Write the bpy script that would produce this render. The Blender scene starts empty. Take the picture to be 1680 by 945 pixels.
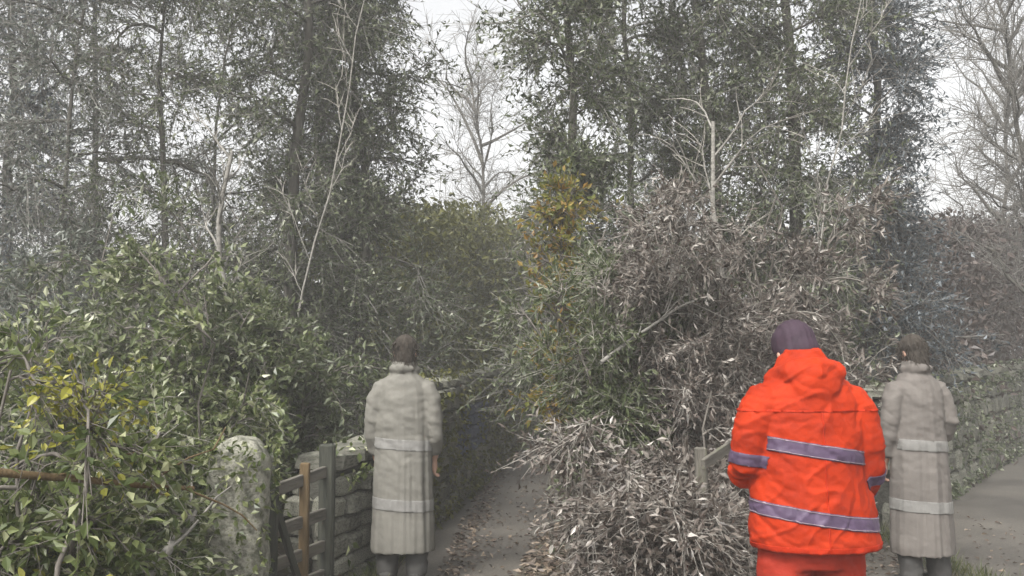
import bpy, bmesh, math, random
import numpy as np
from mathutils import Vector, Matrix, Euler, noise
R = math.radians
SC = bpy.context.scene
COL = SC.collection

# ------------------------------------------------------------------ camera
CAMZ = 1.55
cam_d = bpy.data.cameras.new('camera'); cam_d.sensor_width = 36; cam_d.lens = 31.2
cam_d.clip_end = 600; cam_d.clip_start = 0.05
cam = bpy.data.objects.new('camera', cam_d); COL.objects.link(cam)
cam.location = (0, 0, CAMZ); cam.rotation_euler = (R(95), 0, 0)
SC.camera = cam

# ------------------------------------------------------------------ sky, sun, exposure
SUN_EL, SUN_AZ = R(50), R(-152)          # azimuth measured from +Y towards +X
w = bpy.data.worlds.new('World'); SC.world = w; w.use_nodes = True
wn = w.node_tree.nodes; wl = w.node_tree.links
sky = wn.new('ShaderNodeTexSky'); sky.sky_type = 'NISHITA'; sky.sun_disc = False
sky.sun_elevation = SUN_EL; sky.sun_rotation = SUN_AZ
sky.air_density = 1.0; sky.dust_density = 6.0; sky.ozone_density = 1.0
hs = wn.new('ShaderNodeHueSaturation'); hs.inputs['Saturation'].default_value = 0.08
wl.new(sky.outputs[0], hs.inputs['Color']); wl.new(hs.outputs[0], wn['Background'].inputs['Color'])
wn['Background'].inputs['Strength'].default_value = 0.15
sun_d = bpy.data.lights.new('sun', 'SUN'); sun_d.energy = 1.5; sun_d.angle = R(14); sun_d.color = (1, .965, .91)
sun = bpy.data.objects.new('sun', sun_d); COL.objects.link(sun)
_sd = Vector((math.sin(SUN_AZ) * math.cos(SUN_EL), math.cos(SUN_AZ) * math.cos(SUN_EL), math.sin(SUN_EL)))
sun.rotation_euler = _sd.to_track_quat('Z', 'Y').to_euler(); sun.location = (0, 0, 30)
vs = SC.view_settings; vs.view_transform = 'Standard'; vs.look = 'None'; vs.gamma = 1; vs.use_curve_mapping = False
vs.exposure = 1.18
HAZE = 0.0065
SC.cycles.volume_bounces = 1

# ------------------------------------------------------------------ helpers
FPX, HY = 1456.0, 600.0                  # focal length in photo pixels, row of the horizon
def X(px, d): return (px - 840) / FPX * d
def Z(py, d): return CAMZ + (HY - py) / FPX * d

def tag(o, label=None, cat=None, group=None, kind=None):
    if label: o['label'] = label
    if cat: o['category'] = cat
    if group: o['group'] = group
    if kind: o['kind'] = kind
    return o

def link(name, me, parent=None, mat=None):
    o = bpy.data.objects.new(name, me); COL.objects.link(o)
    if mat is not None and me is not None and not me.materials: me.materials.append(mat)
    if parent is not None: o.parent = parent
    return o

def empty(name, loc=(0, 0, 0), rz=0):
    o = bpy.data.objects.new(name, None); COL.objects.link(o)
    o.location = loc; o.rotation_euler = (0, 0, rz); o.empty_display_size = .1
    return o

def mesh_np(name, V, F, smooth=True):
    V = np.asarray(V, dtype=np.float32); F = np.asarray(F, dtype=np.int32)
    k = F.shape[1]
    me = bpy.data.meshes.new(name)
    me.vertices.add(len(V)); me.vertices.foreach_set('co', V.ravel())
    me.loops.add(F.size); me.loops.foreach_set('vertex_index', F.ravel())
    me.polygons.add(len(F))
    me.polygons.foreach_set('loop_start', np.arange(0, F.size, k, dtype=np.int32))
    me.polygons.foreach_set('loop_total', np.full(len(F), k, dtype=np.int32))
    me.polygons.foreach_set('use_smooth', np.full(len(F), smooth, dtype=bool))
    me.update(calc_edges=True)
    return me

# ------------------------------------------------------------------ materials
def new_mat(name):
    m = bpy.data.materials.new(name); m.use_nodes = True
    return m, m.node_tree.nodes, m.node_tree.links, m.node_tree.nodes['Principled BSDF']

def ramp(n, stops):
    r = n.new('ShaderNodeValToRGB'); e = r.color_ramp.elements
    while len(e) < len(stops): e.new(0.5)
    for i, (p, c) in enumerate(stops):
        e[i].position = p; e[i].color = (*c, 1)
    return r

def leaf_mat(name, stops, transl=.35, rough=.45, spec=.5):
    m, n, l, b = new_mat(name)
    g = n.new('ShaderNodeNewGeometry')
    r = ramp(n, stops); l.new(g.outputs['Random Per Island'], r.inputs[0])
    l.new(r.outputs[0], b.inputs['Base Color']); b.inputs['Roughness'].default_value = rough
    b.inputs['Specular IOR Level'].default_value = spec
    t = n.new('ShaderNodeBsdfTranslucent'); l.new(r.outputs[0], t.inputs['Color'])
    mx = n.new('ShaderNodeMixShader'); mx.inputs[0].default_value = transl
    l.new(b.outputs[0], mx.inputs[1]); l.new(t.outputs[0], mx.inputs[2])
    l.new(mx.outputs[0], n['Material Output'].inputs['Surface'])
    return m

def rough_mat(name, stops, scale=8, detail=6, rough=.85, bump=.4, bscale=None, stretch=(1, 1, 1), spec=.3, dist=.02):
    m, n, l, b = new_mat(name)
    tc = n.new('ShaderNodeTexCoord'); mp = n.new('ShaderNodeMapping'); mp.inputs['Scale'].default_value = stretch
    l.new(tc.outputs['Object'], mp.inputs[0])
    oi = n.new('ShaderNodeObjectInfo')
    ad = n.new('ShaderNodeVectorMath'); ad.operation = 'ADD'
    sc_ = n.new('ShaderNodeVectorMath'); sc_.operation = 'SCALE'; sc_.inputs[3].default_value = 37.0
    cx = n.new('ShaderNodeCombineXYZ'); l.new(oi.outputs['Random'], cx.inputs[0]); l.new(oi.outputs['Random'], cx.inputs[1])
    l.new(cx.outputs[0], sc_.inputs[0]); l.new(mp.outputs[0], ad.inputs[0]); l.new(sc_.outputs[0], ad.inputs[1])
    t = n.new('ShaderNodeTexNoise'); t.inputs['Scale'].default_value = scale; t.inputs['Detail'].default_value = detail
    t.inputs['Roughness'].default_value = .65
    l.new(ad.outputs[0], t.inputs['Vector'])
    r = ramp(n, stops); l.new(t.outputs[0], r.inputs[0]); l.new(r.outputs[0], b.inputs['Base Color'])
    t2 = n.new('ShaderNodeTexNoise'); t2.inputs['Scale'].default_value = bscale or scale * 5; t2.inputs['Detail'].default_value = 8
    l.new(ad.outputs[0], t2.inputs['Vector'])
    bp = n.new('ShaderNodeBump'); bp.inputs['Strength'].default_value = bump; bp.inputs['Distance'].default_value = dist
    l.new(t2.outputs[0], bp.inputs['Height']); l.new(bp.outputs[0], b.inputs['Normal'])
    b.inputs['Roughness'].default_value = rough; b.inputs['Specular IOR Level'].default_value = spec
    return m

M = {}
M['ivy'] = leaf_mat('ivy_leaf', [(0, (.034, .046, .020)), (.5, (.078, .097, .045)), (.82, (.14, .160, .085)), (.94, (.24, .255, .17)), (1, (.46, .47, .38))])  # palest stops, here and in other tree leaves: pale leaves plus glints put into colour
M['needle'] = leaf_mat('needle_leaf', [(0, (.036, .046, .034)), (.55, (.085, .097, .074)), (.86, (.15, .165, .135)), (1, (.42, .44, .40))])
M['blue'] = leaf_mat('bluish_leaf', [(0, (.032, .043, .050)), (.6, (.068, .083, .093)), (.88, (.14, .165, .18)), (1, (.38, .41, .43))])
M['willow'] = leaf_mat('willow_leaf', [(0, (.038, .052, .020)), (.55, (.085, .106, .042)), (.88, (.17, .19, .105)), (1, (.36, .37, .29))], transl=.4)
M['olive'] = leaf_mat('olive_leaf', [(0, (.046, .050, .007)), (.6, (.085, .090, .012)), (1, (.15, .145, .03))], transl=.3)
M['brown'] = leaf_mat('brown_leaf', [(0, (.044, .034, .029)), (.6, (.078, .060, .052)), (1, (.13, .10, .085))], transl=.25)
M['dry'] = leaf_mat('dry_leaf', [(0, (.045, .035, .029)), (.45, (.105, .085, .071)), (.75, (.18, .155, .132)), (.93, (.28, .252, .22)), (1, (.48, .45, .41))], transl=.25)
M['privet'] = leaf_mat('privet_leaf', [(0, (.040, .058, .014)), (.5, (.092, .120, .034)), (.85, (.19, .215, .085)), (1, (.42, .43, .26))], transl=.4, rough=.35)
M['privet2'] = leaf_mat('pale_privet_leaf', [(0, (.048, .066, .022)), (.5, (.110, .138, .050)), (.82, (.215, .24, .115)), (1, (.50, .51, .36))], transl=.4, rough=.35)
M['yellow'] = leaf_mat('yellow_leaf', [(0, (.12, .13, .02)), (.6, (.25, .24, .03)), (1, (.42, .40, .10))], transl=.45)
M['autumn'] = leaf_mat('autumn_leaf', [(0, (.09, .11, .02)), (.5, (.18, .17, .03)), (.85, (.28, .16, .04)), (1, (.34, .30, .08))], transl=.45)
M['litter'] = leaf_mat('litter_leaf', [(0, (.05, .035, .026)), (.6, (.10, .075, .055)), (1, (.24, .19, .14))], transl=.1)
M['grass'] = leaf_mat('grass_blade', [(0, (.05, .065, .02)), (.6, (.085, .10, .035)), (1, (.15, .14, .07))], transl=.35)
M['bark'] = rough_mat('bark', [(.3, (.035, .032, .028)), (.55, (.085, .078, .066)), (.75, (.12, .125, .09))], 5, stretch=(3, 3, .6), bump=.7)
M['twig'] = rough_mat('twig', [(.3, (.07, .062, .054)), (.7, (.16, .145, .125))], 12, bump=.1)
M['greytwig'] = rough_mat('grey_twig', [(.3, (.10, .095, .085)), (.7, (.20, .19, .17))], 12, bump=.1)
M['paletwig'] = rough_mat('pale_twig', [(.3, (.16, .145, .125)), (.7, (.34, .32, .285))], 12, bump=.1)
M['palebark'] = rough_mat('pale_bark', [(.3, (.10, .095, .085)), (.5, (.19, .18, .16)), (.7, (.28, .265, .24))], 7, stretch=(1, 1, 2.5), bump=.4)
M['stone'] = rough_mat('mossy_stone', [(.30, (.035, .037, .028)), (.46, (.085, .085, .066)), (.58, (.15, .145, .12)), (.72, (.085, .10, .045))], 7, bump=.8, dist=.012)
M['stone2'] = rough_mat('pale_lichen_stone', [(.30, (.05, .054, .036)), (.44, (.13, .13, .10)), (.56, (.26, .252, .21)), (.66, (.12, .135, .065)), (.8, (.20, .20, .16))], 16, bump=.9, dist=.012)
M['stoneb'] = rough_mat('slate_blue_stone', [(.3, (.045, .055, .085)), (.55, (.085, .10, .15)), (.75, (.10, .11, .10))], 9, bump=.8, dist=.012)
M['mortar'] = rough_mat('mortar', [(.3, (.03, .03, .024)), (.7, (.07, .068, .055))], 12, bump=.8)
M['wood'] = rough_mat('weathered_wood', [(.3, (.05, .046, .038)), (.55, (.12, .11, .092)), (.75, (.09, .095, .055))], 6, stretch=(4, 4, .5), bump=.4)
M['woodbrown'] = rough_mat('orange_brown_wood', [(.3, (.06, .040, .018)), (.6, (.12, .082, .040)), (.8, (.08, .08, .035))], 6, stretch=(4, 4, .5), bump=.4)
M['wooddark'] = rough_mat('dark_wet_wood', [(.3, (.022, .024, .020)), (.7, (.055, .056, .042))], 6, stretch=(4, 4, .5), bump=.4)
M['soil'] = rough_mat('soil', [(.3, (.035, .030, .022)), (.5, (.07, .06, .045)), (.7, (.075, .08, .035))], 2.2, bump=.8, bscale=18, dist=.04)

def road_mat():
    m, n, l, b = new_mat('asphalt')
    tc = n.new('ShaderNodeTexCoord')
    a = n.new('ShaderNodeTexNoise'); a.inputs['Scale'].default_value = .55; a.inputs['Detail'].default_value = 7; a.inputs['Roughness'].default_value = .62
    f = n.new('ShaderNodeTexNoise'); f.inputs['Scale'].default_value = 95; f.inputs['Detail'].default_value = 3
    l.new(tc.outputs['Object'], a.inputs[0]); l.new(tc.outputs['Object'], f.inputs[0])
    r = ramp(n, [(.30, (.036, .032, .027)), (.5, (.072, .065, .055)), (.7, (.118, .107, .090))]); l.new(a.outputs[0], r.inputs[0])
    r2 = ramp(n, [(.3, (.55, .55, .55)), (.7, (1.35, 1.33, 1.3))]); l.new(f.outputs[0], r2.inputs[0])
    mx = n.new('ShaderNodeMixRGB'); mx.blend_type = 'MULTIPLY'; mx.inputs[0].default_value = 1
    l.new(r.outputs[0], mx.inputs[1]); l.new(r2.outputs[0], mx.inputs[2]); l.new(mx.outputs[0], b.inputs['Base Color'])
    rr = n.new('ShaderNodeMapRange'); rr.inputs['To Min'].default_value = .5; rr.inputs['To Max'].default_value = .85
    l.new(a.outputs[0], rr.inputs[0]); l.new(rr.outputs[0], b.inputs['Roughness'])
    bp = n.new('ShaderNodeBump'); bp.inputs['Strength'].default_value = .5; bp.inputs['Distance'].default_value = .006
    l.new(f.outputs[0], bp.inputs['Height']); l.new(bp.outputs[0], b.inputs['Normal'])
    return m
M['road'] = road_mat()

def cloth_mat(name, col, dirt, rough=.75, sheen=.0, scale=5, amt=(.42, .75), weave=900):
    m, n, l, b = new_mat(name)
    tc = n.new('ShaderNodeTexCoord')
    t = n.new('ShaderNodeTexNoise'); t.inputs['Scale'].default_value = scale; t.inputs['Detail'].default_value = 7; t.inputs['Roughness'].default_value = .7
    l.new(tc.outputs['Object'], t.inputs[0])
    r = ramp(n, [(amt[0], col), (amt[1], dirt)]); l.new(t.outputs[0], r.inputs[0]); l.new(r.outputs[0], b.inputs['Base Color'])
    b.inputs['Roughness'].default_value = rough; b.inputs['Sheen Weight'].default_value = sheen; b.inputs['Specular IOR Level'].default_value = .18
    t2 = n.new('ShaderNodeTexNoise'); t2.inputs['Scale'].default_value = 45; t2.inputs['Detail'].default_value = 5
    l.new(tc.outputs['Object'], t2.inputs[0])
    bp = n.new('ShaderNodeBump'); bp.inputs['Strength'].default_value = .35; bp.inputs['Distance'].default_value = .006
    l.new(t2.outputs[0], bp.inputs['Height']); l.new(bp.outputs[0], b.inputs['Normal'])
    return m
M['hivis'] = cloth_mat('hi_vis_orange_cloth', (.345, .0225, .0007), (.185, .0105, .0006))
M['hivis2'] = cloth_mat('hi_vis_red_orange_cloth', (.26, .020, .008), (.17, .014, .007))
M['seam'] = cloth_mat('orange_seam', (.34, .018, .001), (.25, .013, .001))
M['stitch'] = cloth_mat('stitch_thread', (.25, .20, .22), (.2, .15, .17))
M['band'] = cloth_mat('reflective_tape', (.085, .058, .098), (.042, .030, .052), rough=.45, sheen=0)
M['beanie'] = cloth_mat('purple_grey_wool', (.040, .025, .036), (.024, .016, .023), scale=14)
M['coat'] = cloth_mat('pale_grey_coat', (.150, .143, .124), (.108, .104, .09), scale=3)
M['coat2'] = cloth_mat('taupe_grey_coat', (.130, .117, .105), (.096, .086, .078), scale=3)
M['coatband'] = cloth_mat('silver_tape', (.185, .18, .168), (.135, .132, .124), rough=.5, sheen=0)
M['dark'] = cloth_mat('dark_trousers', (.05, .048, .045), (.03, .03, .03))
M['skin'] = cloth_mat('skin', (.50, .31, .23), (.42, .24, .18), rough=.5, sheen=0, scale=9)
M['hair'] = cloth_mat('dark_hair', (.045, .038, .031), (.022, .018, .015), rough=.9, sheen=0, scale=30)
M['eye'] = cloth_mat('eye', (.6, .6, .6), (.05, .04, .03), rough=.2, sheen=0, scale=2)

# ------------------------------------------------------------------ vegetation generators
def unit(v): return v / np.maximum(np.linalg.norm(v, axis=-1, keepdims=True), 1e-9)
def rdir(rng, n): return unit(rng.normal(size=(n, 3)))

def polys(rng, P0, D, L, K, droop=0., wob=.08):
    """curved branches: start, direction, length -> (N,K,3)"""
    N = len(P0); s = np.linspace(0, 1, K)[None, :, None]
    L_ = np.asarray(L)[:, None, None]
    pts = P0[:, None, :] + D[:, None, :] * s * L_
    pts[..., 2] -= (droop * s[..., 0] ** 2 * L_[..., 0])
    wv = np.cumsum(rng.normal(size=(N, K, 3)) * wob / K ** .5, axis=1); wv[:, 0] = 0
    return pts + wv * L_ * s

def sample(Pl, idx, s):
    K = Pl.shape[1]; f = np.clip(s, 0, .999) * (K - 1); i = f.astype(int); u = (f - i)[:, None]
    a = Pl[idx, i]; b = Pl[idx, i + 1]
    return a * (1 - u) + b * u, unit(b - a)

def tubes(Pl, r0, r1, S):
    """tapered tubes along the branches; returns vertices, quads"""
    N, K, _ = Pl.shape
    T = np.empty_like(Pl); T[:, :-1] = Pl[:, 1:] - Pl[:, :-1]; T[:, -1] = T[:, -2]; T = unit(T)
    ref = np.where(np.abs(T[..., 2:3]) > .9, np.array([1., 0, 0]), np.array([0, 0, 1.]))
    A = unit(np.cross(T, ref)); B = np.cross(T, A)
    s = np.linspace(0, 1, K)[None, :]
    rad = np.asarray(r0)[:, None] * (1 - s) + np.asarray(r1)[:, None] * s
    th = np.arange(S) / S * 2 * np.pi
    V = Pl[:, :, None, :] + rad[:, :, None, None] * (A[:, :, None, :] * np.cos(th)[:, None] + B[:, :, None, :] * np.sin(th)[:, None])
    base = (np.arange(N) * K * S)[:, None, None]; k = (np.arange(K - 1) * S)[None, :, None]
    j = np.arange(S)[None, None, :]; j2 = (j + 1) % S
    F = np.stack([base + k + j, base + k + j2, base + k + S + j2, base + k + S + j], -1).reshape(-1, 4)
    return V.reshape(-1, 3), F

def leaves(rng, P, D, L, W, fold=.25, up=.5):
    """folded diamond leaves, two triangles each"""
    N = len(P); n = unit(rng.normal(size=(N, 3)) + np.array([0, 0, up * 2]))
    side = unit(np.cross(D, n)); n = np.cross(side, D)
    L = L[:, None]; W = W[:, None]
    mid = P + D * L * .45 - n * W * fold
    V = np.stack([P, mid + side * W * .5 + n * W * fold * 2, P + D * L, mid - side * W * .5 + n * W * fold * 2], 1).reshape(-1, 3)
    b = (np.arange(N) * 4)[:, None]
    F = np.concatenate([b + np.array([[0, 1, 2]]), b + np.array([[0, 2, 3]])], 0)
    return V, F

def slivers(rng, P, D, L, W, up=.5):
    """narrow leaves of distant crowns, one triangle each"""
    N = len(P); n = unit(rng.normal(size=(N, 3)) + np.array([0, 0, up * 2])); side = unit(np.cross(D, n)) * W[:, None] * .5
    base = P + D * L[:, None] * rng.uniform(.2, .5, (N, 1))
    V = np.stack([P, base + side * 2, P + D * L[:, None]], 1).reshape(-1, 3)
    return V, (np.arange(N) * 3)[:, None] + np.array([[0, 1, 2]])

def merge(parts):
    Vs, Fs, o = [], [], 0
    for V, F in parts:
        Vs.append(V); Fs.append(F + o); o += len(V)
    return np.concatenate(Vs), np.concatenate(Fs)

def plant(seed, name, label, cat, loc, height, limbs, group=None, stems=None, leafmat='ivy', barkmat='bark', twigmat='twig',
          trunk_r=.12, t0=.1, spread=1.5, prof=None, el=(10, 40), droop=.1, n2=8, l2=(.3, .55), n3=7, l3=(.15, .35), droop3=.1,
          nleaf=9, leafL=(.06, .1), leafW=(.4, .55), leafdroop=.0, lean=(0, 0), single_leaves=0, crown_name='crown',
          trunk_name='trunk', twig_r=.004, wob=.1, bias=None, ldir=.7, sliver=False):
    """a trunk (or several stems) with limbs, twigs and leaf-sized faces"""
    rng = np.random.default_rng(seed)
    root = empty(name, loc); tag(root, label, cat, group)
    if stems is None:
        D = unit(np.array([[lean[0], lean[1], 1.]])); st = polys(rng, np.array([[0, 0, -.08]]), D, np.array([height + .08]), 10, 0, .05)
        tr = tubes(st, [trunk_r], [trunk_r * .22], 9)
    else:
        a = rng.uniform(0, 2 * np.pi, stems); tilt = rng.uniform(.05, .42, stems) * spread / max(height, .1)
        D = unit(np.stack([np.cos(a) * tilt, np.sin(a) * tilt, np.ones(stems)], 1))
        if bias is not None: D = unit(D + np.array(bias))
        st = polys(rng, np.stack([np.cos(a) * .08 * spread, np.sin(a) * .08 * spread, np.full(stems, -.05)], 1), D, rng.uniform(.55, 1.12, stems) * height, 8, droop * .3, .12)
        tr = tubes(st, np.full(stems, trunk_r), np.full(stems, trunk_r * .3), 6)
    ns = len(st)
    # limbs
    idx = rng.integers(0, ns, limbs); t = np.linspace(t0, .99, limbs) if ns == 1 else rng.uniform(t0, .99, limbs)
    P, T = sample(st, idx, t)
    az = np.arange(limbs) * 2.399963 + rng.uniform(-.4, .4, limbs); e = np.radians(rng.uniform(el[0], el[1], limbs))
    D = np.stack([np.cos(az) * np.cos(e), np.sin(az) * np.cos(e), np.sin(e)], 1)
    if bias is not None: D = unit(D + np.array(bias))
    pf = np.ones(limbs) if prof is None else prof(t)
    L1 = spread * pf * (rng.uniform(.35, .95, limbs) + (rng.uniform(size=limbs) < .12) * rng.uniform(.2, .7, limbs)) * (.62 if stems else .85)
    l1 = polys(rng, P, D, L1, 7, droop, wob)
    lt = tubes(l1, np.clip(.024 * L1 + .004, .004, trunk_r * .6), np.full(limbs, .005), 5)
    # branchlets
    n = limbs * n2; idx2 = np.repeat(np.arange(limbs), n2)
    P, T = sample(l1, idx2, rng.uniform(.08, 1, n))
    D = unit(T * .8 + rdir(rng, n) * .8 + np.array([0, 0, .1]))
    L2 = np.repeat(L1, n2) * rng.uniform(l2[0], l2[1], n)
    p2 = polys(rng, P, D, L2, 4, droop, wob)
    # twigs
    m = n * n3; idx3 = np.repeat(np.arange(n), n3)
    P, T = sample(p2, idx3, rng.uniform(.05, 1, m))
    D = unit(T * .8 + rdir(rng, m) * .75)
    p3 = polys(rng, P, D, rng.uniform(l3[0], l3[1], m), 2, droop3, wob)
    tw = merge([tubes(p2, np.full(n, twig_r * 1.7), np.full(n, twig_r), 4), tubes(p3, np.full(m, twig_r), np.full(m, twig_r * .5), 3)])
    link(trunk_name, mesh_np(trunk_name, *merge([tr, lt])), root, M[barkmat])
    o = link('twigs', mesh_np('twigs', *tw), root, M[twigmat]); o['kind'] = 'stuff'
    if nleaf:
        q = m * nleaf; i4 = np.repeat(np.arange(m), nleaf)
        P, T = sample(p3, i4, rng.uniform(.05, 1, q))
        D = unit(T * ldir + rdir(rng, q) * .8 + np.array([0, 0, -leafdroop]))
        LL = rng.uniform(leafL[0], leafL[1], q); WW = LL * rng.uniform(leafW[0], leafW[1], q)
        V, F = (slivers if sliver else leaves)(rng, P, D, LL, WW)
        o = link(crown_name, mesh_np(crown_name, V, F, False), root, M[leafmat])
        if single_leaves: o['kind'] = 'stuff'
    if single_leaves:
        k = rng.choice(m, single_leaves, replace=False)
        P, T = sample(p3, k, np.full(single_leaves, .97))
        for i in range(single_leaves):
            d = Vector(T[i]) + Vector(rng.normal(size=3) * .4)
            lo = bpy.data.objects.new('leaf', LEAF[leafmat][i % 4]); COL.objects.link(lo); lo.parent = root
            q_ = d.to_track_quat('Y', 'Z'); s = rng.uniform(.75, 1.3)
            lo.matrix_local = Matrix.LocRotScale(Vector(P[i]), q_ @ Euler((0, rng.uniform(-1, 1), 0)).to_quaternion(), (s, s, s))
    return root

LEAF = {}
def make_leaf_meshes(key, L, W):
    out = []
    for v in range(4):
        rr = random.Random(v); bm = bmesh.new(); rows = []
        for i, (s, wd) in enumerate([(0, .06), (.2, .75), (.5, 1), (.78, .65), (1, .03)]):
            z = -.10 * L * s * s * (1 + v * .5)
            rows.append([bm.verts.new((-W / 2 * wd, L * s, z + .12 * W * wd)), bm.verts.new((0, L * s, z)), bm.verts.new((W / 2 * wd, L * s, z + .12 * W * wd * (1 + rr.random())))])
        for a, b in zip(rows, rows[1:]):
            for j in (0, 1): bm.faces.new((a[j], a[j + 1], b[j + 1], b[j]))
        me = bpy.data.meshes.new('leaf'); bm.to_mesh(me); bm.free(); me.materials.append(LEAFM[key]); out.append(me)
    LEAF[key] = out
def big_leaf_mat(name, stops, transl):
    m = leaf_mat(name, stops, transl, .35)
    n = m.node_tree.nodes; l = m.node_tree.links
    oi = n.new('ShaderNodeObjectInfo'); r = [x for x in n if x.type == 'VALTORGB'][0]
    l.new(oi.outputs['Random'], r.inputs[0])
    return m
LEAFM = {'privet': big_leaf_mat('big_privet_leaf', [(0, (.045, .065, .02)), (.5, (.10, .125, .045)), (.85, (.19, .205, .09)), (1, (.40, .40, .24))], .4),
         'privet2': big_leaf_mat('big_pale_leaf', [(0, (.06, .075, .04)), (.5, (.13, .15, .08)), (.85, (.23, .24, .15)), (1, (.45, .45, .34))], .4),
         'dry': big_leaf_mat('big_dry_leaf', [(0, (.08, .065, .055)), (.5, (.15, .13, .11)), (.8, (.24, .215, .185)), (1, (.42, .40, .36))], .25),
         'yellow': big_leaf_mat('big_yellow_leaf', [(0, (.14, .15, .02)), (.6, (.28, .27, .03)), (1, (.45, .43, .12))], .45)}
make_leaf_meshes('privet', .055, .030); make_leaf_meshes('privet2', .055, .028)
make_leaf_meshes('dry', .055, .026); make_leaf_meshes('yellow', .05, .03)

# ------------------------------------------------------------------ the setting
def sheet(name, pts, z, mat, kind='structure', thick=0):
    bm = bmesh.new(); vs_ = [bm.verts.new((x, y, z)) for x, y in pts]; bm.faces.new(vs_)
    me = bpy.data.meshes.new(name); bm.to_mesh(me); bm.free()
    o = link(name, me, None, mat); o['kind'] = kind; return o
sheet('ground', [(-150, -60), (150, -60), (150, 220), (-150, 220)], 0, M['soil'])
sheet('road', [(-.95, -12), (2.9, -12), (4.8, 5), (7, 8), (12, 13), (19, 20), (30, 34), (18, 34), (10.9, 19.1), (6.2, 12.6), (3.5, 8.9), (3.3, 12), (3.6, 19), (4.2, 34), (.8, 34), (.35, 20),
               (-.15, 14), (-.6, 10), (-.85, 8.2), (-.9, 4)], .004, M['road'])

# verge between the two arms of the road: a low earth mound
def mound(name, cx, cy, rx, ry, h, rot, mat, seed, n=34):
    rng = np.random.default_rng(seed); V = []; F = []
    for i in range(n + 1):
        for j in range(n + 1):
            u, v = i / n * 2 - 1, j / n * 2 - 1
            r = math.sqrt(u * u + v * v)
            z = h * max(0, 1 - r ** 2.4) + .05 * noise.noise(Vector((u * 5, v * 5, seed))) * max(0, 1 - r) * 2 - .03
            V.append((u * rx, v * ry, z))
    for i in range(n):
        for j in range(n):
            a = i * (n + 1) + j; F.append((a, a + n + 1, a + n + 2, a + 1))
    o = link(name, mesh_np(name, V, F), None, mat); o.location = (cx, cy, 0); o.rotation_euler = (0, 0, rot); o['kind'] = 'structure'
    return o
mound('verge', 1.35, 7.4, 1.25, 4.4, .30, R(-12), M['soil'], 3)
mound('bank', -4.3, 8.2, 3.1, 5.5, .35, R(6), M['soil'], 9)

# ------------------------------------------------------------------ stones and walls
def stone_meshes(seed, n, mat, bev=.16):
    out = []
    for k in range(n):
        rr = random.Random(seed * 31 + k); bm = bmesh.new(); bmesh.ops.create_cube(bm, size=1)
        for v in bm.verts: v.co += Vector((rr.uniform(-.09, .09), rr.uniform(-.07, .07), rr.uniform(-.09, .09)))
        bmesh.ops.bevel(bm, geom=bm.edges[:], offset=bev, segments=1, affect='EDGES', profile=.6)
        for v in bm.verts: v.co += Vector((rr.uniform(-.025, .025), rr.uniform(-.03, .03), rr.uniform(-.025, .025)))
        me = bpy.data.meshes.new('stone'); bm.to_mesh(me); bm.free(); me.materials.append(mat); out.append(me)
    return out
ST = stone_meshes(1, 7, M['stone']); ST2 = stone_meshes(2, 6, M['stone2']); STB = stone_meshes(3, 3, M['stoneb'])

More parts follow.
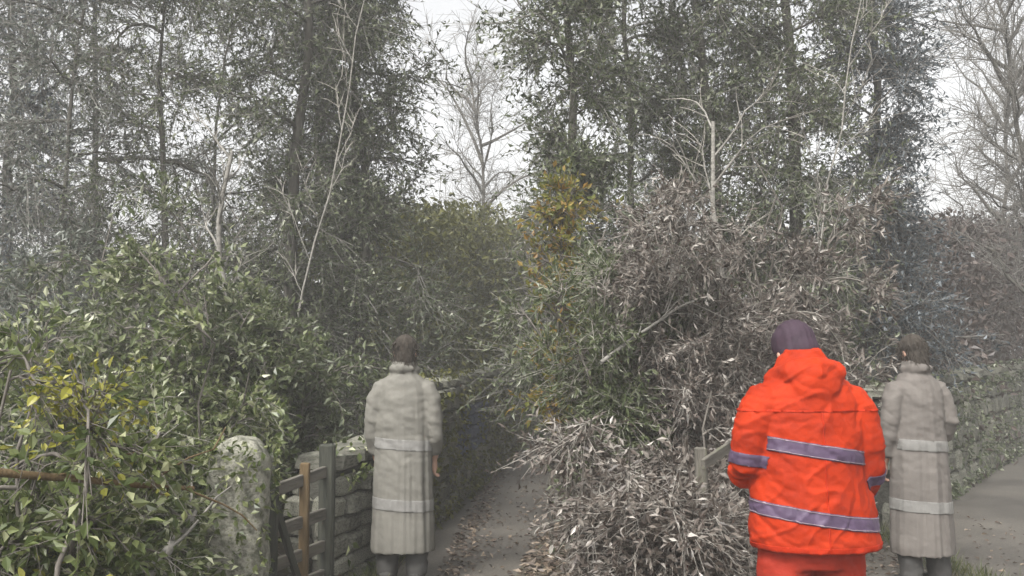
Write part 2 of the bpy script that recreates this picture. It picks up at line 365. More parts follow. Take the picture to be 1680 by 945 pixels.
def stone_wall(label, pts, heights, thick, sw, sh, seed, pools, capw=.42, cap_h=.09, group=None, blue=None, ivy=0, ivymat='ivy'):
    """drystone wall along a base line; stones face the right-hand side of its direction"""
    rr = random.Random(seed); o0 = Vector((pts[0][0], pts[0][1], 0))
    root = empty('stone_wall', o0); tag(root, label, 'wall', group)
    P = [Vector((x, y, 0)) - o0 for x, y in pts]
    cum = [0]
    for a, b in zip(P, P[1:]): cum.append(cum[-1] + (b - a).length)
    tot = cum[-1]
    def at(s):
        s = min(max(s, 0), tot - 1e-4)
        for i in range(len(P) - 1):
            if s <= cum[i + 1]:
                u = (s - cum[i]) / (cum[i + 1] - cum[i]); d = (P[i + 1] - P[i]).normalized()
                return P[i].lerp(P[i + 1], u), d, heights[i] * (1 - u) + heights[i + 1] * u
    bm = bmesh.new(); rows = []; N = max(4, int(tot / .4))
    for k in range(N + 1):
        p, d, h = at(tot * k / N); nrm = Vector((d.y, -d.x, 0)); t = thick / 2 - .045
        rows.append([bm.verts.new(p + nrm * t + Vector((0, 0, z))) for z in (-.05, h - .02)] + [bm.verts.new(p - nrm * t + Vector((0, 0, z))) for z in (h - .02, -.05)])
    for a, b in zip(rows, rows[1:]):
        for j in range(4): bm.faces.new((a[j], a[(j + 1) % 4], b[(j + 1) % 4], b[j]))
    bm.faces.new(rows[0][::-1]); bm.faces.new(rows[-1]); bmesh.ops.recalc_face_normals(bm, faces=bm.faces[:])
    me = bpy.data.meshes.new('core'); bm.to_mesh(me); bm.free(); link('core', me, root, M['mortar'])
    hmax = max(heights); z = 0; cnt = 0
    while z < hmax:
        ch = sh * rr.uniform(.75, 1.3); s = -rr.random() * sw
        while s < tot:
            ln = sw * rr.uniform(.55, 1.5); p, d, h = at(s + ln / 2)
            if z + ch * .5 < h and s + ln > .05:
                nrm = Vector((d.y, -d.x, 0)); hh = min(ch, h - z); pool = rr.choice(pools)
                if blue and blue(s, z): pool = STB
                for side in ((1, -1) if tot < 3 else (1,)):
                    so = bpy.data.objects.new('stone', rr.choice(pool)); COL.objects.link(so); so.parent = root; cnt += 1
                    so.location = p + nrm * side * (thick / 2 - .07 + rr.uniform(-.015, .025)) + Vector((0, 0, z + hh / 2))
                    so.rotation_euler = (rr.uniform(-.06, .06), rr.uniform(-.06, .06), math.atan2(d.y, d.x) + (math.pi if side < 0 else 0) + rr.uniform(-.07, .07))
                    so.scale = (ln * .97, .17 * rr.uniform(.85, 1.2), hh * .97)
            s += ln
        z += ch
    s = 0
    while s < tot:
        ln = sw * rr.uniform(1.0, 1.9); p, d, h = at(s + ln / 2)
        so = bpy.data.objects.new('cap_stone', rr.choice(pools[0] if rr.random() < .4 else ST2)); COL.objects.link(so); so.parent = root
        so.location = p + Vector((0, 0, h + cap_h * .45)); so.rotation_euler = (rr.uniform(-.05, .05), rr.uniform(-.05, .05), math.atan2(d.y, d.x) + rr.uniform(-.05, .05))
        so.scale = (ln * .97, capw * rr.uniform(.9, 1.1), cap_h * rr.uniform(1, 1.5)); s += ln
    if ivy:
        rng = np.random.default_rng(seed); Pv = np.zeros((ivy, 3)); Dv = rdir(rng, ivy)
        for k in range(ivy):
            s = rng.uniform(0, tot); p, d, h = at(s); u = rng.uniform(0, 1.08)
            if noise.noise(Vector((s * 1.3, u * 2.2, seed))) < -.12: u = rng.choice([rng.uniform(.9, 1.1), rng.uniform(0, .15)])
            nrm = Vector((d.y, -d.x, 0)); q = p + nrm * (thick / 2 + rng.uniform(.0, .07)) + Vector((0, 0, u * h))
            if u > 1: q = p + nrm * rng.uniform(-.1, .25) + Vector((0, 0, h + .08 + rng.uniform(0, .10)))
            Pv[k] = q
            Dv[k] = Dv[k] * .7 + np.array(nrm) * .3 + np.array([0, 0, -.5])
        L = rng.uniform(.04, .08, ivy); V, F = leaves(rng, Pv, unit(Dv), L, L * .6)
        io = link('ivy', mesh_np('ivy', V, F, False), root, M[ivymat]); io['kind'] = 'stuff'
    return root

# wall along the middle arm of the road (faces the road: right-hand side of its direction)
stone_wall('mossy roadside stone wall behind the pale grey coat, a few bluish stones in it', [(-1.0, 8.3), (-.78, 10.2), (-.25, 14.5), (.25, 20)], [1.28, 1.33, 1.45, 1.5],
           .4, .30, .17, 5, [ST, ST, ST2], blue=lambda s, z: 1.6 < s < 3.6 and .45 < z < 1.05, ivy=4200, ivymat='olive')
stone_wall('long mossy stone wall bordering the open curve of road beside the taupe coat', [(3.45, 8.5), (3.75, 9.0), (6.3, 12.5), (11.0, 19.0), (16.5, 27)], [1.22, 1.26, 1.40, 1.55, 1.6],
           .4, .42, .23, 6, [ST, ST, ST2], ivy=6000, ivymat='ivy')
stone_wall('short low stone wall with pale mossy capping beside the wooden gate', [(-1.36, 6.25), (-.98, 7.75)], [.82, .90], .36, .20, .13, 7, [ST, ST2, ST2], capw=.40, cap_h=.10, ivy=350, ivymat='privet')

# gate pillar: rounded top, built of stones
def pillar(label, x, y, wdt, h, seed, rz):
    rr = random.Random(seed); root = empty('stone_pillar', (x, y, 0), rz); tag(root, label, 'pillar')
    bm = bmesh.new(); prof = []; nseg = 14; r = wdt / 2; S = 16
    zs = [-.05, .2, .45, .7, h - .2, h - .12, h - .06, h - .02, h]; rs = [1.03, 1.02, 1, .99, .98, .93, .78, .5, .0]
    rows = []
    for z, k in zip(zs, rs):
        row = []
        for j in range(S):
            a = j / S * 2 * math.pi; c, s_ = math.cos(a), math.sin(a); q = (abs(c) ** 4 + abs(s_) ** 4) ** -.25     # squarish section
            nz = 1 + .05 * noise.noise(Vector((c * 2, s_ * 2, z * 4 + seed)))
            row.append(bm.verts.new((c * q * r * max(k, .02) * nz, s_ * q * r * max(k, .02) * nz, z)))
        rows.append(row)
    for a, b in zip(rows, rows[1:]):
        for j in range(S): bm.faces.new((a[j], a[(j + 1) % S], b[(j + 1) % S], b[j]))
    bm.faces.new(rows[-1]); bm.faces.new(rows[0][::-1])
    bmesh.ops.subdivide_edges(bm, edges=bm.edges[:], cuts=2, use_grid_fill=True)
    for v in bm.verts:
        v.co += v.co.normalized() * 0 + Vector((noise.noise(v.co * 9), noise.noise(v.co * 9 + Vector((7, 0, 0))), noise.noise(v.co * 9 + Vector((0, 9, 0))))) * .02
    me = bpy.data.meshes.new('shaft'); bm.to_mesh(me); bm.free()
    for p in me.polygons: p.use_smooth = True
    link('shaft', me, root, M['stone2'])
    # ivy clinging to it
    n = 1100; rng = np.random.default_rng(seed); a = rng.uniform(0, 2 * np.pi, n); z = rng.uniform(.2, h, n) ** 1.0
    keep = np.array([noise.noise(Vector((math.cos(t) * 2, math.sin(t) * 2, zz * 2.5))) > -.05 for t, zz in zip(a, z)])
    a, z = a[keep], z[keep]; P = np.stack([np.cos(a) * (r + .03), np.sin(a) * (r + .03), z], 1)
    D = unit(rdir(rng, len(P)) + np.stack([np.cos(a), np.sin(a), -np.ones(len(a)) * .6], 1) * .6); L = rng.uniform(.03, .06, len(P))
    o = link('ivy', mesh_np('ivy', *leaves(rng, P, D, L, L * .6), False), root, M['privet']); o['kind'] = 'stuff'
pillar('pale lichen-covered stone gate pillar with rounded top beside the wooden gate', X(400, 5.0), 5.0, .33, 1.16, 4, R(12))

# ------------------------------------------------------------------ wooden gate between pillar and low wall
def bar(name, a, b, w_, h_, mat, parent, seed=0):
    a, b = Vector(a), Vector(b); d = (b - a); L = d.length; rr = random.Random(seed)
    bm = bmesh.new(); bmesh.ops.create_cube(bm, size=1)
    bmesh.ops.scale(bm, vec=(w_, h_, L), verts=bm.verts)
    long_e = [e for e in bm.edges if abs(e.verts[0].co.z - e.verts[1].co.z) > L * .5]
    bmesh.ops.subdivide_edges(bm, edges=long_e, cuts=6)
    bmesh.ops.bevel(bm, geom=[e for e in bm.edges if e.is_boundary or e.calc_face_angle(0) > .5], offset=min(w_, h_) * .14, segments=1, affect='EDGES')
    for v in bm.verts: v.co += Vector((noise.noise(Vector((v.co.z * 4 + seed, 0, 1))), noise.noise(Vector((v.co.z * 4 + seed, 5, 1))), 0)) * min(w_, h_) * .12
    me = bpy.data.meshes.new(name); bm.to_mesh(me); bm.free()
    o = link(name, me, parent, mat); o.location = (a + b) / 2; o.rotation_mode = 'QUATERNION'; o.rotation_quaternion = d.to_track_quat('Z', 'Y'); return o
gx0, gy0 = X(447, 5.35), 5.35; gx1, gy1 = X(541, 6.1), 6.1
g = empty('wooden_gate', (gx0, gy0, 0)); tag(g, 'weathered wooden gate with open rails between pillar and low wall', 'gate')
dx, dy = gx1 - gx0, gy1 - gy0
bar('post', (.02, 0, -.05), (.02, 0, 1.02), .07, .07, M['wooddark'], g, 1)
bar('post', (dx, dy, -.05), (dx, dy, 1.02), .10, .09, M['wooddark'], g, 2)
bar('post', (dx * .62, dy * .62 - .05, .05), (dx * .62, dy * .62 - .05, .93), .06, .05, M['woodbrown'], g, 3)['label'] = 'orange-brown upright of the gate'
for k, (z0, z1) in enumerate([(.18, .16), (.36, .35), (.56, .56), (.80, .84)]):
    bar('rail', (0, -.0, z0), (dx, dy, z1), .032, .075, M['wood'], g, 10 + k)
bar('brace', (.03, -.035, .80), (dx * .55, dy * .55 - .035, .18), .025, .06, M['wooddark'], g, 20)

# ------------------------------------------------------------------ people
def ring_loft(bm, rings, S=20):
    """rings: (cx, cy, cz, rx, ry, normal or None); closed skin"""
    rows = []
    for cx, cy, cz, rx, ry, ax in rings:
        if ax is None: A, B = Vector((1, 0, 0)), Vector((0, 1, 0))
        else:
            t = Vector(ax).normalized(); A = t.cross(Vector((0, 1, 0)) if abs(t.y) < .8 else Vector((1, 0, 0))).normalized(); B = t.cross(A)
        rows.append([bm.verts.new(Vector((cx, cy, cz)) + A * rx * math.cos(j / S * 2 * math.pi) + B * ry * math.sin(j / S * 2 * math.pi)) for j in range(S)])
    for a, b in zip(rows, rows[1:]):
        for j in range(S): bm.faces.new((a[j], a[(j + 1) % S], b[(j + 1) % S], b[j]))
    bm.faces.new(rows[0][::-1]); bm.faces.new(rows[-1])

def limb(bm, pts, S=14):
    """pts: (x,y,z,r) joints of one limb"""
    rings = []
    V = [Vector(p[:3]) for p in pts]
    for i, p in enumerate(pts):
        t = V[min(i + 1, len(V) - 1)] - V[max(i - 1, 0)]
        rings.append((*p[:3], p[3], p[3], t))
    t0_, t1_ = (V[0] - V[1]).normalized(), (V[-1] - V[-2]).normalized()
    e0 = V[0] + t0_ * pts[0][3] * .6; e1 = V[-1] + t1_ * pts[-1][3] * .6
    rings = [(*e0, pts[0][3] * .5, pts[0][3] * .5, V[1] - V[0])] + rings + [(*e1, pts[-1][3] * .5, pts[-1][3] * .5, V[-1] - V[-2])]
    ring_loft(bm, rings, S)

def ball(bm, c, r, rot=None):
    m = Matrix.Translation(c) @ (rot.to_matrix().to_4x4() if rot else Matrix()) @ Matrix.Diagonal((*r, 1))
    bmesh.ops.create_uvsphere(bm, u_segments=18, v_segments=12, radius=1, matrix=m)

def remeshed(bm, voxel, smooth=3, fold=None):
    bmesh.ops.recalc_face_normals(bm, faces=bm.faces[:])
    me = bpy.data.meshes.new('tmp'); bm.to_mesh(me); bm.free()
    o = bpy.data.objects.new('tmp', me); COL.objects.link(o)
    m = o.modifiers.new('r', 'REMESH'); m.mode = 'VOXEL'; m.voxel_size = voxel; m.use_smooth_shade = True
    s = o.modifiers.new('s', 'SMOOTH'); s.iterations = smooth; s.factor = .5
    dg = bpy.context.evaluated_depsgraph_get(); dg.update()
    out = bpy.data.meshes.new_from_object(o.evaluated_get(dg))
    bpy.data.objects.remove(o); bpy.data.meshes.remove(me)
    if fold:
        nn = [v.normal.copy() for v in out.vertices]
        for v, n_ in zip(out.vertices, nn): v.co += n_ * fold(v.co)
    for p in out.polygons: p.use_smooth = True
    return out

def hand(bm, wrist, d, out, sc=1.):
    """palm and five curled fingers; d: direction of the hand, out: thumb side"""
    d = Vector(d).normalized(); o = Vector(out); o = (o - d * o.dot(d)).normalized(); pn = d.cross(o)
    wv = Vector(wrist); c = wv + d * .05 * sc
    limb(bm, [(*(wv), .026), (*(wv + d * .03), .030), (*(wv + d * .075), .032), (*(wv + d * .095), .026)], 10)
    for k, (off, ln) in enumerate([(.030, .070), (.010, .080), (-.010, .074), (-.030, .058)]):
        b = wv + d * .085 + o * off; m1 = b + d * ln * .5 + pn * .012; m2 = m1 + (d * .6 + pn * .8) * ln * .35; e = m2 + (pn - d * .2) * ln * .25
        limb(bm, [(*b, .010), (*m1, .009), (*m2, .0085), (*e, .007)], 8)
    b = wv + d * .035 + o * .026; m1 = b + (o * .75 + d * .65) * .035; e = m1 + (d * .9 + o * .15 + pn * .3) * .032
    limb(bm, [(*b, .013), (*m1, .011), (*e, .008)], 8)

def face(bm, hc, rot):
    """skull, nose, brow, lips, chin and ears; the face looks along +Y of rot"""
    q = rot.to_matrix()
    def pt(x, y, z): return Vector(hc) + q @ Vector((x, y, z))
    ball(bm, pt(0, 0, .02), (.076, .096, .105), rot); ball(bm, pt(0, .02, -.045), (.062, .075, .075), rot)
    ball(bm, pt(0, .095, -.012), (.013, .02, .026), rot); ball(bm, pt(0, .082, .028), (.05, .016, .011), rot)
    ball(bm, pt(0, .086, -.058), (.024, .012, .009), rot); ball(bm, pt(0, .078, -.098), (.022, .02, .018), rot)
    for s in (-1, 1): ball(bm, pt(s * .078, -.005, -.008), (.009, .02, .032), rot)
    return pt

def strip(src, planes, keep, name, parent, mat, off=.004):
    """a band of cloth tape lying on a garment: the garment between two planes, lifted off it"""
    bm = bmesh.new(); bm.from_mesh(src)
    for co, no in planes:
        bmesh.ops.bisect_plane(bm, geom=bm.verts[:] + bm.edges[:] + bm.faces[:], plane_co=co, plane_no=no, clear_outer=True, dist=1e-5)
    dead = [f for f in bm.faces if not keep(f.calc_center_median())]
    bmesh.ops.delete(bm, geom=dead, context='FACES')
    bm.normal_update()
    for v in bm.verts: v.co += v.normal * off
    bmesh.ops.solidify(bm, geom=bm.faces[:], thickness=off * .8)
    me = bpy.data.meshes.new(name); bm.to_mesh(me); bm.free(); me.materials.clear()
    for p in me.polygons: p.use_smooth = True
    return link(name, me, parent, mat)

def dist_seg(p, a, b):
    a, b = Vector(a), Vector(b); d = b - a; t = max(0, min(1, (p - a).dot(d) / d.length_squared)); return (p - a - d * t).length

def folds(seed, amp, zf=13.):
    """soft sagging folds with sharp pressed-in creases"""
    def f(c):
        q = Vector((c.x * 5 + seed, c.y * 5, c.z * zf + c.x * 4))
        a = noise.noise(q) * .6 + noise.noise(q * 2.3 + Vector((3, 1, 7))) * .25
        w_ = noise.noise(c * 3 + Vector((seed, 0, 0))) * .5
        r1 = max(0, 1 - 5.5 * abs(noise.noise(Vector((c.x * 4.5 + c.z * 3 + w_ + seed, c.y * 5, c.z * 8 - c.x * 5)))))
        r2 = max(0, 1 - 5.5 * abs(noise.noise(Vector((c.x * 7 - c.z * 4 + w_, c.y * 6 + seed, c.z * 9 + c.x * 7)))))
        r3 = max(0, 1 - 4.5 * abs(noise.noise(Vector((c.x * 16, c.y * 16 + seed, c.z * 26 + w_ * 5)))))
        return amp * (a + r1 * r1 * .5 - r2 * .38 + r3 * .18)
    return f

def drape(seed, amp):
    """a hanging coat: upright folds low down, cross wrinkles on back and sleeves"""
    def f(c):
        k = min(1, max(0, (1.15 - c.z) / .5)); a = math.atan2(c.y, c.x)
        v = noise.noise(Vector((math.cos(a) * 3.2 + seed, math.sin(a) * 3.2, c.z * .9))) + .5 * noise.noise(Vector((math.cos(a) * 7, math.sin(a) * 7 + seed, c.z * 1.6)))
        h = noise.noise(Vector((c.x * 6 + seed, c.y * 6, c.z * 15 + c.x * 5))) * .6 + .35 * noise.noise(Vector((c.x * 13, c.y * 13 + seed, c.z * 28)))
        r = max(0, 1 - 5 * abs(noise.noise(Vector((c.x * 4 + seed, c.y * 4, c.z * 8 + c.x * 6)))))
        return amp * (v * (.35 + .65 * k) + h * (1 - .7 * k) - r * .3 * (1 - .5 * k))
    return f

def shoes(root, feet, mat):
    for fx, fy in feet:
        bm = bmesh.new(); limb(bm, [(fx, fy - .05, .10, .055), (fx, fy - .05, .06, .058), (fx, fy + .05, .052, .05), (fx, fy + .13, .045, .044), (fx, fy + .18, .04, .034)], 12)
        for v in bm.verts: v.co.z = max(v.co.z, .004)
        me = bpy.data.meshes.new('boot'); bm.to_mesh(me); bm.free(); link('boot', me, root, mat)

# --- worker in orange, seen from behind, head bent, forearms forward
def worker():
    root = empty('person', (X(1320, 3.7), 3.7, .004), R(4))
    tag(root, 'person in orange high-visibility jacket with reflective bands, seen from behind', 'person')
    bm = bmesh.new()
    hr = Euler((R(-24), R(-4), R(6))); hc = (-.005, .09, 1.60)
    Ls = [(-.16, 0, 1.38, .05), (-.235, -.015, 1.28, .052), (-.265, .0, 1.15, .052), (-.235, .12, 1.09, .045), (-.19, .24, 1.08, .03)]
    Rs = [(.16, 0, 1.38, .05), (.22, -.02, 1.28, .05), (.246, -.01, 1.13, .048), (.242, .07, 1.02, .042), (.222, .15, .93, .03)]
    ring_loft(bm, [(0, 0, .84, .15, .11, None), (0, 0, .92, .175, .125, None), (0, 0, 1.1, .155, .105, None), (0, .0, 1.3, .175, .11, None), (0, .01, 1.40, .155, .09, None), (0, .02, 1.46, .09, .07, None), (0, .04, 1.53, .06, .06, None)])
    limb(bm, [(0, .025, 1.46, .062), (0, .05, 1.54, .056), (0, .07, 1.62, .055)])
    limb(bm, Ls); limb(bm, Rs)
    for s in (-1, 1):
        limb(bm, [(s * .095, 0, .90, .095), (s * .105, .0, .72, .085), (s * .11, .015, .48, .062), (s * .112, -.005, .30, .056), (s * .115, -.03, .09, .042)])
        limb(bm, [(s * .115, -.05, .055, .04), (s * .115, .06, .045, .04), (s * .115, .14, .035, .032)])
    pt = face(bm, hc, hr)
    hand(bm, (-.185, .245, 1.078), (.35, .9, -.1), (.3, .1, 1)); hand(bm, (.220, .155, .92), (-.15, .45, -.9), (-.8, .3, .1))
    me = remeshed(bm, .008, 2); body = link('body', me, root, M['skin'])
    for s in (-1, 1):
        b2 = bmesh.new(); ball(b2, pt(s * .03, .083, .008), (.012, .010, .009)); m2 = bpy.data.meshes.new('eye'); b2.to_mesh(m2); b2.free(); link('eye', m2, body, M['eye'])
    # knitted hat over head and nape
    bm = bmesh.new(); ball(bm, pt(0, -.008, .04), (.090, .106, .104), hr); ball(bm, pt(0, -.03, -.01), (.085, .088, .082), hr)
    me = remeshed(bm, .009, 3, lambda c: .0022 * math.sin(c.x * 260) + .003 * noise.noise(c * 20)); link('knitted_hat', me, root, M['beanie'])
    # jacket
    bm = bmesh.new()
    ring_loft(bm, [(.02, .0, .812, .262, .185, None), (.015, 0, .86, .268, .190, None), (.01, 0, .95, .258, .185, None), (.0, 0, 1.08, .243, .172, None), (0, 0, 1.2, .236, .165, None), (0, 0, 1.32, .232, .158, None),
                   (0, .0, 1.40, .222, .148, None), (0, .005, 1.46, .19, .13, None), (-.002, .01, 1.50, .15, .115, None), (-.005, .015, 1.54, .118, .105, None), (-.008, .025, 1.585, .096, .10, None), (-.008, .03, 1.612, .075, .085, None)], 26)
    # hood folded down behind the neck
    limb(bm, [(-.13, .03, 1.485, .045), (-.085, -.065, 1.515, .055), (0, -.098, 1.52, .062), (.085, -.065, 1.515, .055), (.13, .03, 1.485, .045)])
    ball(bm, (0, -.105, 1.455), (.10, .05, .085))
    JL = [(-.165, 0, 1.405, .090), (-.222, -.015, 1.33, .083), (-.252, -.015, 1.24, .076), (-.262, -.005, 1.15, .070), (-.24, .10, 1.095, .064), (-.205, .20, 1.08, .058)]
    JR = [(.165, 0, 1.405, .090), (.21, -.02, 1.33, .080), (.236, -.025, 1.23, .073), (.246, -.01, 1.13, .068), (.245, .055, 1.035, .062), (.228, .125, .955, .056)]
    limb(bm, JL, 18); limb(bm, JR, 18)
    me = remeshed(bm, .0075, 4, folds(2, .0125)); me.materials.clear(); jk = link('jacket', me, root, M['hivis'])
    def arm_d(c): return min(min(dist_seg(c, a[:3], b[:3]) for a, b in zip(J, J[1:])) for J in (JL, JR))
    def torso(c): return arm_d(c) > .086 and abs(c.x) < .285
    def tilt(z, s, w_):
        n = Vector((-s, 0, 1)).normalized(); return [(Vector((0, 0, z + w_ / 2)), n), (Vector((0, 0, z - w_ / 2)), -n)]
    strip(me, tilt(1.205, -.16, .056), torso, 'reflective_band', jk, M['band']); strip(me, tilt(.945, -.15, .056), torso, 'reflective_band', jk, M['band'])
    def armband(J, i, u, w_):
        a, b = Vector(J[i][:3]), Vector(J[i + 1][:3]); n = (b - a).normalized(); c0 = a.lerp(b, u)
        strip(me, [(c0 + n * w_ / 2, n), (c0 - n * w_ / 2, -n)], lambda c: dist_seg(c, a - n * .05, b + n * .05) < .10 and abs((c - c0).dot(n)) < w_ and (c.x * (1 if c0.x > 0 else -1)) > .19, 'sleeve_band', jk, M['band'])
    armband(JL, 2, .75, .048); armband(JR, 3, .15, .045); armband(JR, 4, .1, .045)
    strip(me, [(Vector((.0035, 0, 0)), Vector((1, 0, 0))), (Vector((-.0035, 0, 0)), Vector((-1, 0, 0)))], lambda c: c.y < -.02 and c.z < 1.36, 'back_seam', jk, M['seam'], .0025)
    strip(me, tilt(1.365, 0, .008), lambda c: arm_d(c) > .07 and c.y < .05, 'yoke_seam', jk, M['seam'], .0025)
    strip(me, tilt(.826, 0, .022), lambda c: True, 'hem', jk, M['seam'], .003)
    for z in (1.205, .945):
        for e in (-.023, .023): strip(me, tilt(z + e, -.16 if z > 1 else -.15, .0025), torso, 'stitching', jk, M['stitch'], .0058)
    # trousers
    bm = bmesh.new()
    ring_loft(bm, [(0, 0, .74, .20, .135, None), (0, 0, .82, .21, .15, None), (0, 0, .95, .19, .135, None), (0, 0, 1.0, .17, .12, None)], 22)
    for s in (-1, 1):
        limb(bm, [(s * .105, 0, .80, .112), (s * .118, 0, .62, .105), (s * .122, .012, .46, .092), (s * .124, 0, .28, .084), (s * .126, -.02, .12, .080)], 18)
    me = remeshed(bm, .011, 2, folds(5, .011)); link('trousers', me, root, M['hivis2'])
    shoes(root, [(-.117, -.01), (.117, .0)], M['dark'])
worker()

def coat_person(label, x, y, rz, mat, seed, wid=1., arms=0):
    root = empty('person', (x, y, .004), rz); tag(root, label, 'person'); root.scale = (.97, .97, .965)
    bm = bmesh.new(); hr = Euler((R(-16), 0, R(4))); hc = (0, .035, 1.70)
    ring_loft(bm, [(0, 0, .86, .15, .11, None), (0, 0, .96, .17, .12, None), (0, 0, 1.14, .145, .10, None), (0, 0, 1.36, .165, .105, None), (0, .0, 1.45, .15, .085, None), (0, .01, 1.50, .09, .07, None), (0, .015, 1.58, .06, .06, None)])
    limb(bm, [(0, .01, 1.46, .055), (0, .02, 1.58, .056), (0, .035, 1.68, .055)])
    Ls = [(-.15, 0, 1.42, .055), (-.205, -.01, 1.30, .05), (-.23, .0, 1.16, .05), (-.225, .05, 1.02, .042), (-.215, .10, .90, .03)]
    Rs = [(.15, 0, 1.42, .055), (.205, -.01, 1.30, .05), (.235, .0, 1.16, .05), (.23, .06, 1.02, .042), (.205, .12, .91, .03)]
    if arms: Rs = [(.15, 0, 1.42, .055), (.205, -.015, 1.30, .05), (.232, -.02, 1.18, .046), (.22, .07, 1.08, .040), (.165, .19, 1.05, .03)]
    limb(bm, Ls); limb(bm, Rs)
    for s in (-1, 1):
        limb(bm, [(s * .09, 0, .92, .09), (s * .095, .0, .72, .08), (s * .10, .01, .50, .06), (s * .10, -.005, .30, .054), (s * .10, -.03, .09, .042)])
        limb(bm, [(s * .10, -.05, .055, .04), (s * .10, .06, .045, .04), (s * .10, .14, .035, .032)])
    pt = face(bm, hc, hr)
    hand(bm, (-.214, .105, .895), (0, .25, -1), (.3, .9, 0)); hand(bm, *(((.162, .195, 1.048), (-.4, .9, -.1), (.2, .1, 1)) if arms else ((.204, .125, .905), (-.05, .25, -1), (-.3, .9, 0))))
    body = link('body', remeshed(bm, .010, 2), root, M['skin'])
    for s in (-1, 1):
        b2 = bmesh.new(); ball(b2, pt(s * .03, .083, .008), (.012, .010, .009)); m2 = bpy.data.meshes.new('eye'); b2.to_mesh(m2); b2.free(); link('eye', m2, body, M['eye'])
    bm = bmesh.new(); ball(bm, pt(0, -.012, .035), (.090, .105, .10), hr); ball(bm, pt(0, -.035, -.045), (.076, .07, .085), hr)
    if arms: ball(bm, pt(0, -.05, -.085), (.07, .05, .07), hr)
    hm = remeshed(bm, .009, 3, lambda c: .005 * noise.noise(Vector((c.x * 60, c.y * 60, c.z * 14)))); ho = link('hair', hm, root, M['hair'])
    rng = np.random.default_rng(seed); hv = np.array([v.co for v in hm.vertices]); hn = np.array([v.normal for v in hm.vertices])
    k = rng.choice(len(hv), 900); D = unit(hn[k] * .25 + rng.normal(size=(900, 3)) * .25 + np.array([0, -.15, -1]))
    so_ = link('strands', mesh_np('strands', *slivers(rng, hv[k] + hn[k] * .002, D, rng.uniform(.03, .07, 900), np.full(900, .006))), ho, M['hair']); so_['kind'] = 'stuff'
    bm = bmesh.new()
    ring_loft(bm, [(.0, .0, .255, .235, .175, None), (0, 0, .32, .238, .176, None), (0, 0, .55, .228, .168, None), (0, 0, .80, .222, .162, None), (0, 0, 1.02, .212, .152, None), (0, 0, 1.2, .205, .145, None), (0, 0, 1.36, .202, .14, None),
                   (0, 0, 1.44, .192, .13, None), (0, .0, 1.50, .155, .112, None), (0, .005, 1.54, .108, .095, None), (0, .008, 1.585, .092, .09, None), (0, .01, 1.635, .092, .09, None)], 26)
    limb(bm, [(-.088, .03, 1.575, .03), (-.065, -.055, 1.58, .034), (0, -.085, 1.58, .036), (.065, -.055, 1.58, .034), (.088, .03, 1.575, .03)])
    JL = [(-.155, 0, 1.44, .080), (-.205, -.01, 1.34, .074), (-.225, -.008, 1.2, .068), (-.232, .01, 1.08, .062), (-.225, .06, .97, .056)]
    JR = [(.155, 0, 1.44, .080), (.205, -.01, 1.34, .074), (.228, -.008, 1.2, .068), (.236, .01, 1.08, .062), (.22, .075, .97, .056)]
    if arms: JR = [(.155, 0, 1.44, .078), (.205, -.015, 1.34, .072), (.236, -.03, 1.2, .066), (.232, .04, 1.10, .060), (.19, .14, 1.06, .054)]
    for v in bm.verts: v.co.x *= wid
    limb(bm, JL, 18); limb(bm, JR, 18)
    me = remeshed(bm, .009, 4, drape(seed, .014)); me.materials.clear(); ck = link('coat', me, root, mat)
    def ad(c): return min(min(dist_seg(c, a[:3], b[:3]) for a, b in zip(J, J[1:])) for J in (JL, JR))
    for z, w_ in ((1.03, .075), (.60, .08)):
        n = Vector((.06, 0, 1)).normalized()
        strip(me, [(Vector((0, 0, z + w_ / 2)), n), (Vector((0, 0, z - w_ / 2)), -n)], lambda c: ad(c) > .075 and abs(c.x) < .26, 'reflective_band', ck, M['coatband'])
    bm = bmesh.new()
    for s in (-1, 1): limb(bm, [(s * .095, 0, .85, .10), (s * .105, 0, .6, .095), (s * .108, 0, .3, .085), (s * .108, -.02, .1, .078)], 16)
    link('trousers', remeshed(bm, .012, 2, folds(seed + 3, .010)), root, M['dark'])
    shoes(root, [(-.105, -.01), (.105, .0)], M['dark'])
coat_person('person in long pale grey coat with dark hair, walking by the middle stone wall', X(664, 6.4), 6.4, R(-4), M['coat'], 11)
coat_person('person in long taupe coat with dark hair, beside the orange worker', X(1500, 6.3), 6.3, R(9), M['coat2'], 23, .95, 1)

# ------------------------------------------------------------------ trees
col = lambda t: np.clip(1.15 - .5 * t, .3, 1) * np.clip(t * 4, .5, 1)
even = lambda t: np.where(t > .9, .6, 1.0)
GT = 'trees along the lane'
def tree(seed, label, px, d, h, spread, leafmat, **k):
    k.setdefault('prof', even)
    return plant(seed, 'tree', label, 'tree', (X(px, d), d, 0), h, k.pop('limbs', 44), group=GT, leafmat=leafmat, spread=spread, **k)
dense = dict(n2=10, n3=9, nleaf=11, l2=(.3, .75), l3=(.25, .6), leafL=(.04, .085), leafW=(.26, .46), sliver=True, twigmat='greytwig', wob=.2)
thin = dict(n2=11, n3=10, nleaf=9, l2=(.3, .8), l3=(.3, .7), leafL=(.04, .085), leafW=(.24, .4), sliver=True, twigmat='greytwig', wob=.2)
bare = dict(n2=10, n3=10, nleaf=0, l2=(.35, .7), l3=(.25, .6), twig_r=.005, twigmat='greytwig', wob=.2, el=(30, 62), droop=-.05, barkmat='bark')
tree(1, 'dark bluish evergreen tree at the end of the woodland edge', 5, 11, 9, 1.2, 'blue', limbs=38, trunk_r=.09, el=(-5, 20), droop=.15, **dense)
tree(2, 'feathery grey-green evergreen tree with near-level needle sprays', 165, 11.5, 9, 2.0, 'needle', limbs=20, trunk_r=.06, el=(-5, 18), droop=.12, **thin)
